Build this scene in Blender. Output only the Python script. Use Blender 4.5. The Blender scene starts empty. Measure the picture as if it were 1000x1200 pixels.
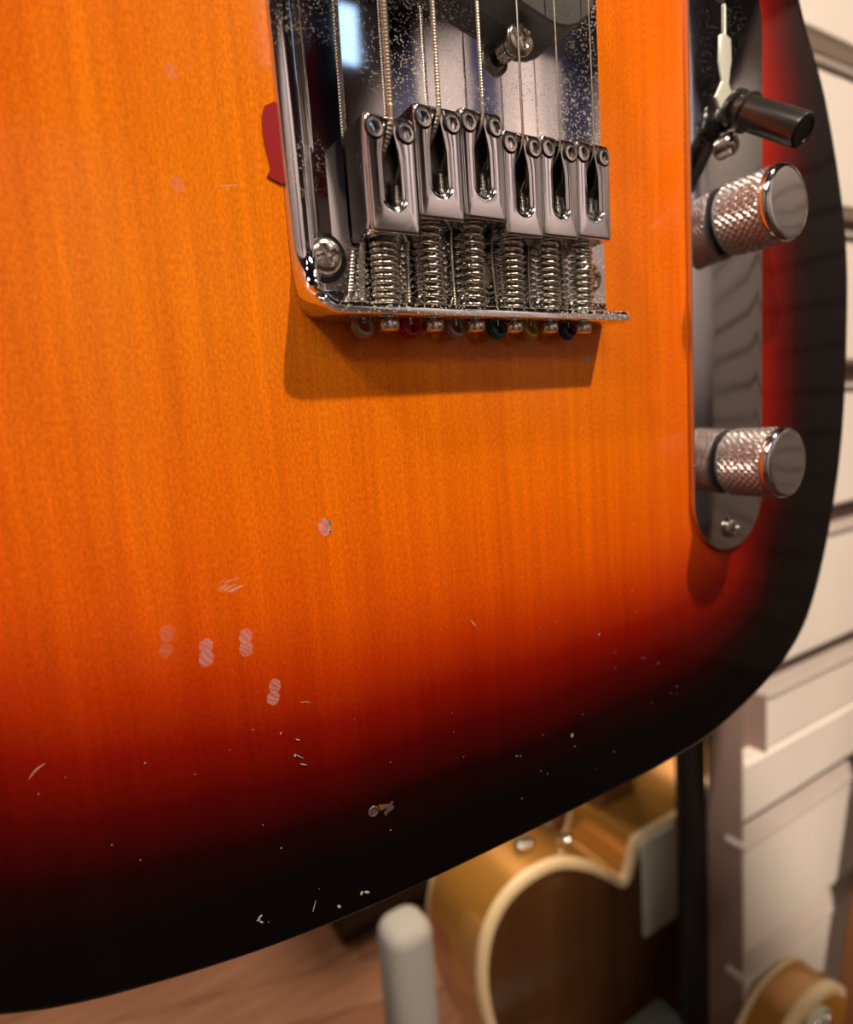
import bpy, bmesh, math, random
from mathutils import Vector, Matrix
random.seed(7)
S = bpy.context.scene
C = S.collection
H = 1.2                     # height of the guitar's local origin above the floor

# ------------------------------------------------------------------ camera
cam = bpy.data.cameras.new('camera')
co = bpy.data.objects.new('camera', cam); C.objects.link(co); S.camera = co
cam.sensor_fit = 'HORIZONTAL'; cam.sensor_width = 36.0
cam.lens = 36.0 * 741.76 / 1000.0
cam.clip_start = 0.005; cam.clip_end = 30
CX = (0.85352672, -0.13310865, 0.50376009)     # body X axis in camera (right, down, forward)
CY = (-0.07205985, -0.98768346, -0.13888398)
CZ = (0.51604217, 0.08224031, -0.85260601)
def camvec(i, s): return Vector((CX[i]*s, -CZ[i]*s, CY[i]*s))
m = Matrix((camvec(0, 1), camvec(1, -1), camvec(2, -1))).transposed().to_4x4()
m.translation = Vector((0, -0.1150954, H))
co.matrix_world = m
cam.dof.use_dof = True
cam.dof.focus_distance = 0.127
cam.dof.aperture_fstop = 26.7 / 2.1

# ------------------------------------------------------------------ world, lights, exposure
w = bpy.data.worlds.new('world'); S.world = w; w.use_nodes = True
w.node_tree.nodes['Background'].inputs[0].default_value = (1.0, 0.82, 0.68, 1)
w.node_tree.nodes['Background'].inputs[1].default_value = 0.25
def light(name, kind, loc, target, power, color, size, size_y=None, spot=None, blend=0.4):
    l = bpy.data.lights.new(name, kind); l.energy = power; l.color = color
    if kind == 'AREA':
        l.shape = 'RECTANGLE'; l.size = size; l.size_y = size_y or size
    else:
        l.shadow_soft_size = size
        if kind == 'SPOT': l.spot_size = math.radians(spot); l.spot_blend = blend
    o = bpy.data.objects.new(name, l); C.objects.link(o); o.location = loc
    o.rotation_euler = (Vector(target) - Vector(loc)).to_track_quat('-Z', 'Y').to_euler()
    return o
WARM = (1.0, 0.80, 0.58)
light('key_fill_spot', 'SPOT', (0.64, -0.93, 2.84), (0.09, 0.0, 1.20), 172, WARM, 0.035, spot=21, blend=.4)
light('key_fill_spot', 'SPOT', (-1.55, -0.95, 2.84), (0.09, 0.0, 1.20), 38, WARM, 0.035, spot=26)
light('key_fill_spot', 'SPOT', (-1.0, -1.20, 2.84), (1.0, 0.15, 0.95), 500, (1.0, 0.86, 0.74), 0.05, spot=21, blend=.15)  # unseen spot added to brighten the slatted wall, cone kept off the guitar
light('ceiling_fill', 'AREA', (-0.6, -1.9, 2.86), (-0.6, -1.9, 0), 16, (1.0, 0.86, 0.72), 1.2, 0.5)  # unseen area light added as general fill
light('key_fill_spot', 'SPOT', (-0.3, -2.0, 2.84), (0.0, -3.3, 1.4), 110, (1.0, 0.86, 0.76), 0.05, spot=90)  # added to light the front wall so the saddles reflect brighter
light('key_fill_spot', 'SPOT', (2.6, -2.0, 2.9), (2.9, -3.4, 2.6), 150, (1.0, 0.86, 0.76), 0.05, spot=90)  # added to brighten the far wall mirrored in the bridge plate
light('key_fill_spot', 'SPOT', (1.5, -1.5, 3.2), (2.52, -1.5, 1.5), 60, (1.0, 0.86, 0.76), 0.05, spot=70)  # added to lift the right wall as the control plate mirrors it
light('key_fill_spot', 'SPOT', (-1.5, -1.3, 3.2), (-2.6, -1.2, 1.8), 110, (1.0, 0.86, 0.76), 0.05, spot=85)  # added to lighten the left wall reflected by tray and saddle sides
light('ceiling_fill', 'AREA', (0.9, 1.3, 2.86), (0.9, 1.3, 0), 30, (1.0, 0.80, 0.6), 0.6, 0.6)  # unseen fill light added over the back of the room
light('key_fill_spot', 'SPOT', (0.38, 0.60, 2.84), (0.45, 0.40, 0.6), 40, WARM, 0.04, spot=60)  # unseen spot added to brighten the gold guitar's side from above
light('key_fill_spot', 'SPOT', (-1.3, -0.5, 2.84), (0.42, 0.25, 0.76), 70, (1, .9, .78), 0.03, spot=10)  # narrow unseen spot added to brighten the cream plate behind the guitar

vs = S.view_settings
S.display_settings.display_device = 'sRGB'
vs.view_transform = 'Standard'; vs.look = 'None'; vs.gamma = 1.0; vs.use_curve_mapping = False
vs.exposure = 0.0

# ------------------------------------------------------------------ node helpers
def lin(r, g, b):
    f = lambda c: (c/255/12.92) if c/255 <= 0.04045 else ((c/255+0.055)/1.055)**2.4
    return (f(r), f(g), f(b), 1)
def mat(name, color=(.5,.5,.5,1), rough=0.5, metal=0.0, coat=0.0, **k):
    m = bpy.data.materials.new(name); m.use_nodes = True
    b = m.node_tree.nodes['Principled BSDF']
    b.inputs['Base Color'].default_value = color
    b.inputs['Roughness'].default_value = rough
    b.inputs['Metallic'].default_value = metal
    b.inputs['Coat Weight'].default_value = coat
    b.inputs['Coat Roughness'].default_value = k.get('coat_rough', 0.03)
    b.inputs['Specular IOR Level'].default_value = k.get('spec', 0.5)
    return m
def nd(m, kind, **kw):
    n = m.node_tree.nodes.new(kind)
    for a, v in kw.items():
        if a.startswith('i_'): n.inputs[a[2:].replace('_', ' ')].default_value = v
        else: setattr(n, a, v)
    return n
def ln(m, a, b): m.node_tree.links.new(a, b)
def bsdf(m): return m.node_tree.nodes['Principled BSDF']
def ramp(m, stops, interp='LINEAR'):
    n = nd(m, 'ShaderNodeValToRGB'); cr = n.color_ramp; cr.interpolation = interp
    while len(cr.elements) < len(stops): cr.elements.new(0.5)
    for e, (p, c) in zip(cr.elements, stops): e.position = p; e.color = c
    return n
def noise_color(m, c1, c2, scale=20, stretch=(1,1,1), lo=.35, hi=.65, detail=4):
    tc = nd(m, 'ShaderNodeTexCoord'); mp = nd(m, 'ShaderNodeMapping')
    mp.inputs['Scale'].default_value = stretch
    no = nd(m, 'ShaderNodeTexNoise', i_Scale=scale, i_Detail=detail)
    r = ramp(m, [(lo, c1), (hi, c2)])
    ln(m, tc.outputs['Object'], mp.inputs[0]); ln(m, mp.outputs[0], no.inputs['Vector'])
    ln(m, no.outputs['Fac'], r.inputs[0]); ln(m, r.outputs[0], bsdf(m).inputs['Base Color'])
    return no, mp
def noise_bump(m, scale, strength, dist, stretch=(1,1,1)):
    tc = nd(m, 'ShaderNodeTexCoord'); mp = nd(m, 'ShaderNodeMapping'); mp.inputs['Scale'].default_value = stretch
    no = nd(m, 'ShaderNodeTexNoise', i_Scale=scale, i_Detail=3)
    bp = nd(m, 'ShaderNodeBump', i_Strength=strength, i_Distance=dist)
    ln(m, tc.outputs['Object'], mp.inputs[0]); ln(m, mp.outputs[0], no.inputs['Vector'])
    ln(m, no.outputs['Fac'], bp.inputs['Height']); ln(m, bp.outputs[0], bsdf(m).inputs['Normal'])

# ------------------------------------------------------------------ materials
M = {}
# three-tone sunburst lacquer over straight grained wood; 'edge' is each point's distance (mm) from the body's outline
m = M['burst'] = mat('sunburst_lacquer', rough=0.42, coat=0.38, coat_rough=0.03, spec=0.06)
at = nd(m, 'ShaderNodeAttribute', attribute_name='edge')
tc = nd(m, 'ShaderNodeTexCoord')
n0 = nd(m, 'ShaderNodeTexNoise', i_Scale=18.0, i_Detail=2.0)
ln(m, tc.outputs['Object'], n0.inputs['Vector'])
mr = nd(m, 'ShaderNodeMath', operation='MULTIPLY_ADD'); mr.inputs[1].default_value = 7.0
ln(m, n0.outputs['Fac'], mr.inputs[0]); ln(m, at.outputs['Fac'], mr.inputs[2])
dv = nd(m, 'ShaderNodeMath', operation='DIVIDE'); dv.inputs[1].default_value = 140.0
ln(m, mr.outputs[0], dv.inputs[0])
def q(mm, c): return ((mm + 3.5)/140.0, c + (1,))
rc = ramp(m, [q(14, (.0030,.0022,.0022)), q(24, (.014,.0012,.0012)), q(34, (.085,.0016,.0010)), q(45, (.25,.0065,.0010)),
              q(56, (.52,.040,.0008)), q(69, (.78,.110,.0008)), q(86, (.90,.170,.0010)), q(122, (.96,.245,.0016))], 'LINEAR')
ln(m, dv.outputs[0], rc.inputs[0])
def grain(scale, stretch, lo, hi, detail=5):
    mp = nd(m, 'ShaderNodeMapping'); mp.inputs['Scale'].default_value = stretch
    no = nd(m, 'ShaderNodeTexNoise', i_Scale=scale, i_Detail=detail, i_Roughness=0.6)
    r = nd(m, 'ShaderNodeMapRange'); r.inputs[1].default_value = .3; r.inputs[2].default_value = .7
    r.inputs[3].default_value = lo; r.inputs[4].default_value = hi
    ln(m, tc.outputs['Object'], mp.inputs[0]); ln(m, mp.outputs[0], no.inputs['Vector']); ln(m, no.outputs['Fac'], r.inputs[0])
    return r.outputs[0]
g1 = grain(1.0, (120, 20, 4.0), .90, 1.06)       # wide growth bands
g2 = grain(1.0, (520, 60, 20), .94, 1.04)       # fine fibres
g3 = grain(1.0, (2200, 300, 1100), .86, 1.12, 2) # pores
def mul(a, b):
    n = nd(m, 'ShaderNodeMath', operation='MULTIPLY'); ln(m, a, n.inputs[0]); ln(m, b, n.inputs[1]); return n.outputs[0]
gg = mul(mul(g1, g2), g3)
gm = nd(m, 'ShaderNodeMath', operation='POWER'); ln(m, gg, gm.inputs[0]); gm.inputs[1].default_value = 1.15
cb = nd(m, 'ShaderNodeCombineColor')
ln(m, mul(gg, g2), cb.inputs[0]); ln(m, mul(gm.outputs[0], gm.outputs[0]), cb.inputs[1]); ln(m, gm.outputs[0], cb.inputs[2])
mx = nd(m, 'ShaderNodeMix', data_type='RGBA', blend_type='MULTIPLY'); mx.inputs['Factor'].default_value = 1.0
ln(m, rc.outputs[0], mx.inputs[6]); ln(m, cb.outputs[0], mx.inputs[7]); ln(m, mx.outputs[2], bsdf(m).inputs['Base Color'])
# long-wave lacquer unevenness in the coat
nb = nd(m, 'ShaderNodeTexNoise', i_Scale=70.0, i_Detail=1.0); bp = nd(m, 'ShaderNodeBump', i_Strength=0.08, i_Distance=0.0006)
ln(m, tc.outputs['Object'], nb.inputs['Vector']); ln(m, nb.outputs['Fac'], bp.inputs['Height']); ln(m, bp.outputs[0], bsdf(m).inputs['Coat Normal'])

def chrome(name, col, rough, dust=0.0, wav=0.0, thresh=.60):
    m = mat(name, col, rough, 1.0)
    tc = nd(m, 'ShaderNodeTexCoord')
    n1 = nd(m, 'ShaderNodeTexNoise', i_Scale=55.0, i_Detail=3.0)
    ln(m, tc.outputs['Object'], n1.inputs['Vector'])
    rr = nd(m, 'ShaderNodeMapRange'); rr.inputs[1].default_value = .4; rr.inputs[2].default_value = .75
    rr.inputs[3].default_value = rough; rr.inputs[4].default_value = rough + .06
    ln(m, n1.outputs['Fac'], rr.inputs[0]); ln(m, rr.outputs[0], bsdf(m).inputs['Roughness'])
    if wav:
        n2 = nd(m, 'ShaderNodeTexNoise', i_Scale=60.0, i_Detail=1.0); bp = nd(m, 'ShaderNodeBump', i_Strength=wav, i_Distance=.001)
        ln(m, tc.outputs['Object'], n2.inputs['Vector']); ln(m, n2.outputs['Fac'], bp.inputs['Height']); ln(m, bp.outputs[0], bsdf(m).inputs['Normal'])
    if dust:
        v = nd(m, 'ShaderNodeTexVoronoi', i_Scale=2500.0); n3 = nd(m, 'ShaderNodeTexNoise', i_Scale=28.0, i_Detail=3.0)
        ln(m, tc.outputs['Object'], v.inputs['Vector']); ln(m, tc.outputs['Object'], n3.inputs['Vector'])
        sp = nd(m, 'ShaderNodeSeparateColor'); ln(m, v.outputs['Color'], sp.inputs[0])
        sz = nd(m, 'ShaderNodeMath', operation='MULTIPLY_ADD'); ln(m, sp.outputs[0], sz.inputs[0]); sz.inputs[1].default_value = 1.1; sz.inputs[2].default_value = -thresh
        a = nd(m, 'ShaderNodeMath', operation='LESS_THAN'); ln(m, v.outputs['Distance'], a.inputs[0]); ln(m, sz.outputs[0], a.inputs[1])
        b = nd(m, 'ShaderNodeMapRange'); b.inputs[1].default_value = .40; b.inputs[2].default_value = .60
        ln(m, n3.outputs['Fac'], b.inputs[0])
        k = nd(m, 'ShaderNodeMath', operation='MULTIPLY'); ln(m, a.outputs[0], k.inputs[0]); ln(m, b.outputs[0], k.inputs[1])
        k2 = nd(m, 'ShaderNodeMath', operation='MULTIPLY'); ln(m, k.outputs[0], k2.inputs[0]); k2.inputs[1].default_value = dust
        d = nd(m, 'ShaderNodeBsdfDiffuse'); d.inputs[0].default_value = (.80, .75, .64, 1)
        ms = nd(m, 'ShaderNodeMixShader'); out = m.node_tree.nodes['Material Output']
        ln(m, k2.outputs[0], ms.inputs[0]); ln(m, bsdf(m).outputs[0], ms.inputs[1]); ln(m, d.outputs[0], ms.inputs[2]); ln(m, ms.outputs[0], out.inputs[0])
    return m
M['chrome'] = chrome('dusty_chrome', (.80,.80,.82,1), .02, dust=.7, wav=.02, thresh=.45)
M['saddle'] = chrome('polished_chrome', (.78,.78,.80,1), .07, dust=.25, wav=.05, thresh=.66)
M['panel'] = chrome('control_plate_chrome', (.66,.66,.68,1), .06, dust=.12, thresh=.68)
M['knob'] = chrome('knob_chrome', (.50,.44,.42,1), .22)
bsdf(M['knob']).inputs['Metallic'].default_value = .78
M['screw'] = chrome('nickel', (.74,.70,.62,1), .16)
M['spring'] = chrome('spring_steel', (.80,.76,.66,1), .14)
M['string'] = chrome('string_nickel', (.66,.62,.54,1), .25)
M['black'] = mat('black_plastic', (.012,.010,.009,1), .28, coat=.3)
M['pickup'] = mat('pickup_fibre', (.085,.083,.085,1), .55); noise_bump(M['pickup'], 900, .25, .0004)
M['hole'] = mat('dark_recess', (.01,.008,.006,1), .8)
M['slot_pale'] = mat('pale_slot_shape', (.62,.64,.55,1), .35, .35)
M['maple'] = mat('maple', (.62,.38,.16,1), .35, coat=.5); noise_color(M['maple'], (.60,.36,.15,1), (.68,.44,.2,1), 6, (6,6,.6))
M['rosewood'] = mat('rosewood', (.05,.022,.012,1), .5); noise_color(M['rosewood'], (.035,.015,.008,1), (.07,.03,.016,1), 30, (3,3,.3))
M['red_resin'] = mat('red_residue', (.34,.008,.012,1), .3, coat=.3)
M['chip'] = mat('bare_pink_undercoat', (.72,.24,.22,1), .6); noise_color(M['chip'], (.86,.33,.30,1), (.66,.18,.16,1), 1100, lo=.40, hi=.60)
M['chiprim'] = mat('cracked_lacquer_rim', (.20,.13,.08,1), .35); noise_color(M['chiprim'], (.04,.02,.012,1), (.55,.42,.32,1), 1800, lo=.42, hi=.58)
M['dimrim'] = mat('dim_cracked_lacquer', (.085,.055,.045,1), .3)
M['dimlint'] = mat('dark_flakes', (.07,.055,.05,1), .6)
M['woodchip'] = mat('bare_brown_wood', (.15,.06,.02,1), .7)
M['lint'] = mat('grey_lint', (.38,.35,.33,1), .8)
def ghost(name, col, op, scale, lo):
    m = mat(name, col, .6); tc = nd(m, 'ShaderNodeTexCoord')
    wv = nd(m, 'ShaderNodeTexWave', i_Scale=scale, i_Distortion=6.0, i_Detail=1.0, bands_direction='DIAGONAL')
    no = nd(m, 'ShaderNodeTexNoise', i_Scale=260.0)
    ln(m, tc.outputs['Object'], wv.inputs['Vector']); ln(m, tc.outputs['Object'], no.inputs['Vector'])
    r = nd(m, 'ShaderNodeMapRange'); r.inputs[3].default_value = lo*op; r.inputs[4].default_value = op
    ln(m, wv.outputs['Fac'], r.inputs[0])
    r2 = nd(m, 'ShaderNodeMapRange'); r2.inputs[1].default_value = .3; r2.inputs[2].default_value = .6; r2.inputs[3].default_value = .55
    ln(m, no.outputs['Fac'], r2.inputs[0])
    k = nd(m, 'ShaderNodeMath', operation='MULTIPLY'); ln(m, r.outputs[0], k.inputs[0]); ln(m, r2.outputs[0], k.inputs[1])
    ln(m, k.outputs[0], bsdf(m).inputs['Alpha'])
    return m
M['print'] = ghost('skin_oil_print', (.85,.50,.46,1), .34, 520.0, .4)
M['print_faint'] = ghost('faint_skin_oil_print', (.85,.42,.30,1), .15, 520.0, .5)
M['scratch'] = mat('scratch_white', (.80,.52,.40,1), .6)
for nme, c in dict(ball_red=(.42,.012,.03,1), ball_green=(.015,.13,.10,1), ball_yellow=(.45,.36,.03,1), ball_blue=(.02,.05,.13,1), ball_brass=(.36,.27,.19,1)).items():
    M[nme] = mat(nme, c, .35, .3)
M['goldtop'] = mat('gold_lacquer', (.62,.30,.045,1), .30, .45, coat=.7); noise_bump(M['goldtop'], 400, .05, .0003)
M['goldside'] = mat('gold_side_lacquer', (.46,.21,.04,1), .28, .4, coat=1.0, coat_rough=.06)
M['brownback'] = mat('brown_back_lacquer', (.12,.045,.012,1), .3, coat=.4, coat_rough=.08); noise_color(M['brownback'], (.062,.024,.007,1), (.095,.038,.011,1), 5, (5,5,.4))
M['binding'] = mat('cream_binding', (.70,.52,.30,1), .4)
M['cream'] = mat('cream_plastic', (.62,.60,.48,1), .4)
M['mahogany'] = mat('mahogany_neck', (.14,.055,.02,1), .35, coat=.4)
M['slat'] = mat('slatwall_laminate', (.74,.67,.58,1), .85, spec=.15); noise_color(M['slat'], (.67,.59,.50,1), (.73,.65,.56,1), 3)
M['slatdull'] = mat('brown_slatwall_laminate', (.50,.42,.36,1), .6)
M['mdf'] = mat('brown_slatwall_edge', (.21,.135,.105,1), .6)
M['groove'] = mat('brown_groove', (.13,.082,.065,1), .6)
M['insert'] = mat('pale_groove_insert', (.50,.42,.36,1), .4)
M['postblack'] = mat('black_powder_coat', (.010,.010,.011,1), .45); noise_bump(M['postblack'], 500, .1, .0005)
M['railgrey'] = mat('dark_grey_steel', (.045,.048,.05,1), .35, .4)
M['pad'] = mat('pale_grey_foam', (.34,.32,.305,1), .8)
M['cabinet'] = mat('dark_brown_cabinet', (.030,.018,.013,1), .45)
M['plank'] = [mat('floor_wood', c, .32) for c in ((.44,.20,.115,1), (.50,.24,.14,1), (.39,.17,.095,1))]
for i, mm_ in enumerate(M['plank']):
    b0 = bsdf(mm_).inputs['Base Color'].default_value[:]
    noise_color(mm_, tuple(x*.8 for x in b0[:3])+(1,), tuple(x*1.15 for x in b0[:3])+(1,), 3, (1.2, 22, 1))
M['floor'] = mat('floor_joint', (.10,.04,.02,1), .6)
M['wallgrey'] = mat('mauve_grey_paint', (.46,.385,.37,1), .8)
M['walldark'] = mat('dark_brown_paint', (.10,.075,.06,1), .8)
M['ceil'] = mat('dark_open_ceiling', (.045,.045,.065,1), .7)
M['beamred'] = mat('burgundy_panel', (.30,.02,.05,1), .6)
M['navy'] = mat('navy_panel', (.035,.035,.075,1), .5)
M['duct'] = mat('pale_panel', (.70,.58,.54,1), .6)
M['blue_glow'] = mat('blue_glow_glass', (.1,.2,.3,1), .2); bsdf(M['blue_glow']).inputs['Emission Color'].default_value = (.45,.70,1.0,1); bsdf(M['blue_glow']).inputs['Emission Strength'].default_value = 2.2
M['beampale'] = mat('pale_duct', (.55,.47,.43,1), .6)
M['steel'] = mat('dark_tuner_steel', (.6,.58,.55,1), .2, 1.0)

# ------------------------------------------------------------------ mesh helpers (millimetres in the guitar's frame: X right, Y up, Z out of the face)
def b3(p): return (p[0]/1000.0, -p[2]/1000.0, p[1]/1000.0)
class MB:
    def __init__(s): s.v = []; s.f = []
    def add(s, vs, fs):
        o = len(s.v); s.v += [tuple(p) for p in vs]; s.f += [tuple(i+o for i in f) for f in fs]; return o
    def ring_loft(s, rings, close=True, cap0=False, cap1=False):
        n = len(rings[0]); o = len(s.v)
        for r in rings: s.v += [tuple(p) for p in r]
        for k in range(len(rings)-1):
            for i in range(n if close else n-1):
                j = (i+1) % n
                s.f.append((o+k*n+i, o+k*n+j, o+(k+1)*n+j, o+(k+1)*n+i))
        if cap0: s.f.append(tuple(o+i for i in range(n))[::-1])
        if cap1: s.f.append(tuple(o+(len(rings)-1)*n+i for i in range(n)))
    def box(s, x0, x1, y0, y1, z0, z1):
        s.add([(x0,y0,z0),(x1,y0,z0),(x1,y1,z0),(x0,y1,z0),(x0,y0,z1),(x1,y0,z1),(x1,y1,z1),(x0,y1,z1)],
              [(3,2,1,0),(4,5,6,7),(0,1,5,4),(1,2,6,5),(2,3,7,6),(3,0,4,7)])
    def prism(s, outline, z0, z1, bev=0.0):
        """outline CCW; bevelled top edge"""
        n = len(outline)
        r = [[(x,y,z0) for x,y in outline]]
        if bev > 0:
            ins = inset(outline, bev)
            for k in range(0, 5):
                t = k/4*math.pi/2; a = 1-math.cos(t)
                r.append([((x+(ix-x)*a), (y+(iy-y)*a), z1-bev+bev*math.sin(t)) for (x,y),(ix,iy) in zip(outline, ins)])
        else:
            r.append([(x,y,z1) for x,y in outline])
        s.ring_loft(r, cap0=True, cap1=True)
    def lathe(s, prof, o, ax, n=32, cap0=True, cap1=True):
        """prof: (radius, along); axis ax from o"""
        ax = Vector(ax).normalized(); u = ax.orthogonal().normalized(); vv = ax.cross(u); o = Vector(o)
        s.ring_loft([[o + ax*h + (u*math.cos(2*math.pi*i/n)+vv*math.sin(2*math.pi*i/n))*r for i in range(n)] for r, h in prof], cap0=cap0, cap1=cap1)
    def tube(s, pts, rad, n=8, cap=True):
        rings = []; up = None
        P = [Vector(p) for p in pts]
        for i, p in enumerate(P):
            t = (P[min(i+1, len(P)-1)] - P[max(i-1, 0)]).normalized()
            if up is None: up = t.orthogonal().normalized()
            up = (up - t*up.dot(t)).normalized(); w_ = t.cross(up)
            r = rad[i] if isinstance(rad, list) else rad
            rings.append([p + (up*math.cos(2*math.pi*k/n) + w_*math.sin(2*math.pi*k/n))*r for k in range(n)])
        s.ring_loft(rings, cap0=cap, cap1=cap)
    def build(s, name, material, parent=None, smooth=False, angle=None, conv=b3, off=None):
        me = bpy.data.meshes.new(name)
        me.from_pydata([conv(p) for p in s.v], [], s.f); me.update()
        bm = bmesh.new(); bm.from_mesh(me); bmesh.ops.recalc_face_normals(bm, faces=bm.faces[:])
        if smooth or angle:
            lim = math.radians(angle or 180)
            for f in bm.faces: f.smooth = True
            for e in bm.edges:
                if len(e.link_faces) == 2 and e.calc_face_angle(0) > lim: e.smooth = False
        bm.to_mesh(me); bm.free()
        me.materials.append(material)
        o = bpy.data.objects.new(name, me); C.objects.link(o)
        if parent: o.parent = parent
        if off: o.location = b3(off)
        return o
def inset(outline, d):
    n = len(outline); out = []
    for i in range(n):
        p0, p, p1 = Vector(outline[i-1]), Vector(outline[i]), Vector(outline[(i+1) % n])
        a = (p-p0).normalized(); b = (p1-p).normalized()
        na = Vector((-a.y, a.x)); nb_ = Vector((-b.y, b.x)); nn = (na+nb_)
        nn = nn/max(nn.length, 1e-6); c = max(nn.dot(na), .5)
        out.append((p.x+nn.x*d/c, p.y+nn.y*d/c))
    return out
def spline(pts, n=12):
    """closed Catmull-Rom"""
    out = []; N = len(pts)
    for i in range(N):
        p0, p1, p2, p3 = (Vector(pts[(i+k) % N]) for k in (-1, 0, 1, 2))
        for j in range(n):
            t = j/n
            out.append(tuple(.5*((2*p1) + (p2-p0)*t + (2*p0-5*p1+4*p2-p3)*t*t + (3*p1-p0-3*p2+p3)*t**3)))
    return out
def resample(pts, N):
    P = [Vector(p) for p in pts]; P.append(P[0]); L = [0]
    for a, b in zip(P, P[1:]): L.append(L[-1] + (b-a).length)
    out = []; k = 0
    for i in range(N):
        d = L[-1]*i/N
        while L[k+1] < d: k += 1
        t = (d-L[k])/max(L[k+1]-L[k], 1e-9); out.append(tuple(P[k].lerp(P[k+1], t)))
    return out
def rrect(x0, x1, y0, y1, r, n=6):
    out = []
    for cx, cy, a0 in ((x1-r, y0+r, -90), (x1-r, y1-r, 0), (x0+r, y1-r, 90), (x0+r, y0+r, 180)):
        for k in range(n+1):
            a = math.radians(a0 + 90*k/n); out.append((cx+r*math.cos(a), cy+r*math.sin(a)))
    return out
def disc(cx, cy, rx, ry=None, n=20, rot=0, wob=0, seed=0):
    rnd = random.Random(seed); ry = ry or rx; out = []
    c, s_ = math.cos(rot), math.sin(rot)
    for i in range(n):
        a = 2*math.pi*i/n; k = 1 + wob*(rnd.random()-.5)*2
        x, y = rx*k*math.cos(a), ry*k*math.sin(a); out.append((cx+x*c-y*s_, cy+x*s_+y*c))
    return out
def thing(name, label, cat, loc=(0,0,0), group=None):
    o = bpy.data.objects.new(name, None); C.objects.link(o); o.location = loc; o.empty_display_size = .05
    o['label'] = label; o['category'] = cat
    if group: o['group'] = group
    return o
def struct(o): o['kind'] = 'structure'; return o
def dup(o, parent, off=(0,0,0)):
    c = o.copy(); C.objects.link(c); c.parent = parent; c.location = Vector(o.location) + Vector(b3(off))
    for ch in o.children:
        g = ch.copy(); C.objects.link(g); g.parent = c; g.location = ch.location
    return c
def wbox(name, x0, x1, y0, y1, z0, z1, material, parent=None):
    """box in world metres"""
    b = MB(); b.box(x0, x1, y0, y1, z0, z1)
    return b.build(name, material, parent, conv=lambda p: p)

# ================================================================== THE ROOM
fl = struct(wbox('floor', -2.6, 4.2, -3.45, 2.4, -.05, 0, M['floor']))
ang = math.atan2(-.31, .95); ca, sa = math.cos(ang), math.sin(ang)
i = 0
for k in range(-9, 10):                     # oak boards on the part of the floor that can be seen under the guitar
    t0 = -1.3 - .37*(k % 3)
    while t0 < 1.9:
        L = 1.15; wd = .118
        b = MB(); b.box(t0+.001, t0+L-.001, k*.12+.001, k*.12+wd, 0, .008)
        pl = b.build('plank', M['plank'][(i*7+k*5) % 3], fl, conv=lambda p: (p[0]*ca-p[1]*sa+.25, p[0]*sa+p[1]*ca+1.3, p[2]))
        t0 += L; i += 1
struct(wbox('ceiling', -2.6, 4.2, -3.45, 2.4, 3.6, 3.65, M['ceil']))
struct(wbox('wall_left', -2.65, -2.6, -3.45, 2.4, 0, 3.6, M['wallgrey']))
for k, (ya, yb, mm_) in enumerate([(-3.0,-2.6,'beamred'), (-2.3,-1.9,'navy'), (-1.1,-.8,'navy'), (.2,.6,'duct')]):
    struct(wbox('reflected_panel_%d' % (k+11), -2.6, -2.58, ya, yb, 0, 3.6, M[mm_]))
struct(wbox('wall_far', -2.6, 4.2, 2.4, 2.45, 0, 3.6, M['walldark']))
struct(wbox('wall_front', -2.6, 4.2, -3.45, -3.40, 0, 3.6, M['wallgrey']))
for k, (xa, xb, mm_) in enumerate([(1.48,1.57,'beamred'), (1.57,1.72,'navy'), (2.02,2.22,'navy'), (2.62,2.85,'navy'), (3.0,3.2,'duct'), (3.4,3.7,'navy'), (-1.6,-1.1,'navy'), (0.2,0.5,'duct')]):
    struct(wbox('reflected_panel_%d' % (k+1), xa, xb, -3.40, -3.38, 2.5 if mm_ != 'duct' else 0, 3.6, M[mm_]))  # unseen panels added for the dark and pale stripes reflected in the bridge
for k, (xa, xb, za, zb) in enumerate([(1.26,1.43,3.16,3.55), (1.72,1.84,3.26,3.55)]):       # unseen glowing panes added for the blue-white glints in the chrome
    struct(wbox('blue_glow_pane_%d' % (k+1), xa, xb, -3.40, -3.385, za, zb, M['blue_glow']))

def slatwall(name, u0, u1, ys, front, thick, place, slatm, notch=None):
    """panel whose slats are separated by grooves at heights ys (metres, world); place(u, d, z) -> world point"""
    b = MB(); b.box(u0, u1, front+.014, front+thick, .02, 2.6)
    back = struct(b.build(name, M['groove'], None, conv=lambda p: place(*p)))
    g = .010
    edges = [0.02] + [y for y in ys] + [2.6]
    for a, c in zip(edges, edges[1:]):
        z0, z1 = a+g, c-g
        if z1-z0 < .01: continue
        b = MB(); r = .003
        runs = [(u0, z0, z1)]
        if notch and abs(z1 - notch[1]) < .03: runs = [(u0, z0, z1-.045), (notch[0], z1-.045, z1)]      # this slat's top corner is cut out to stand for a shaded patch
        for ua, za, zb in runs:
            b.ring_loft([[(ua, front+.016, za), (ua, front+r, za), (ua, front, za+r), (ua, front, zb-r), (ua, front+r, zb), (ua, front+.016, zb)],
                         [(u1, front+.016, za), (u1, front+r, za), (u1, front, za+r), (u1, front, zb-r), (u1, front+r, zb), (u1, front+.016, zb)]], cap0=True, cap1=True)
        b.build('slat', slatm, back, conv=lambda p: place(*p))
    return back
ysl = [H + .241 - .1138*k for k in range(-11, 12)]
ysl = sorted(y for y in ysl if .06 < y < 2.56)
place_back = lambda u, d, z: (u, d, z)
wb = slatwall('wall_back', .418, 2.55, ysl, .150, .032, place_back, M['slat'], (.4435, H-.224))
eb = MB(); eb.box(.4165, .418, .1525, .182, .02, 2.6); eb.build('end_facing', M['mdf'], wb, conv=lambda p: p)
zb = min(ysl, key=lambda y: abs(y-(H-.2142))) - .010
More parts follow.
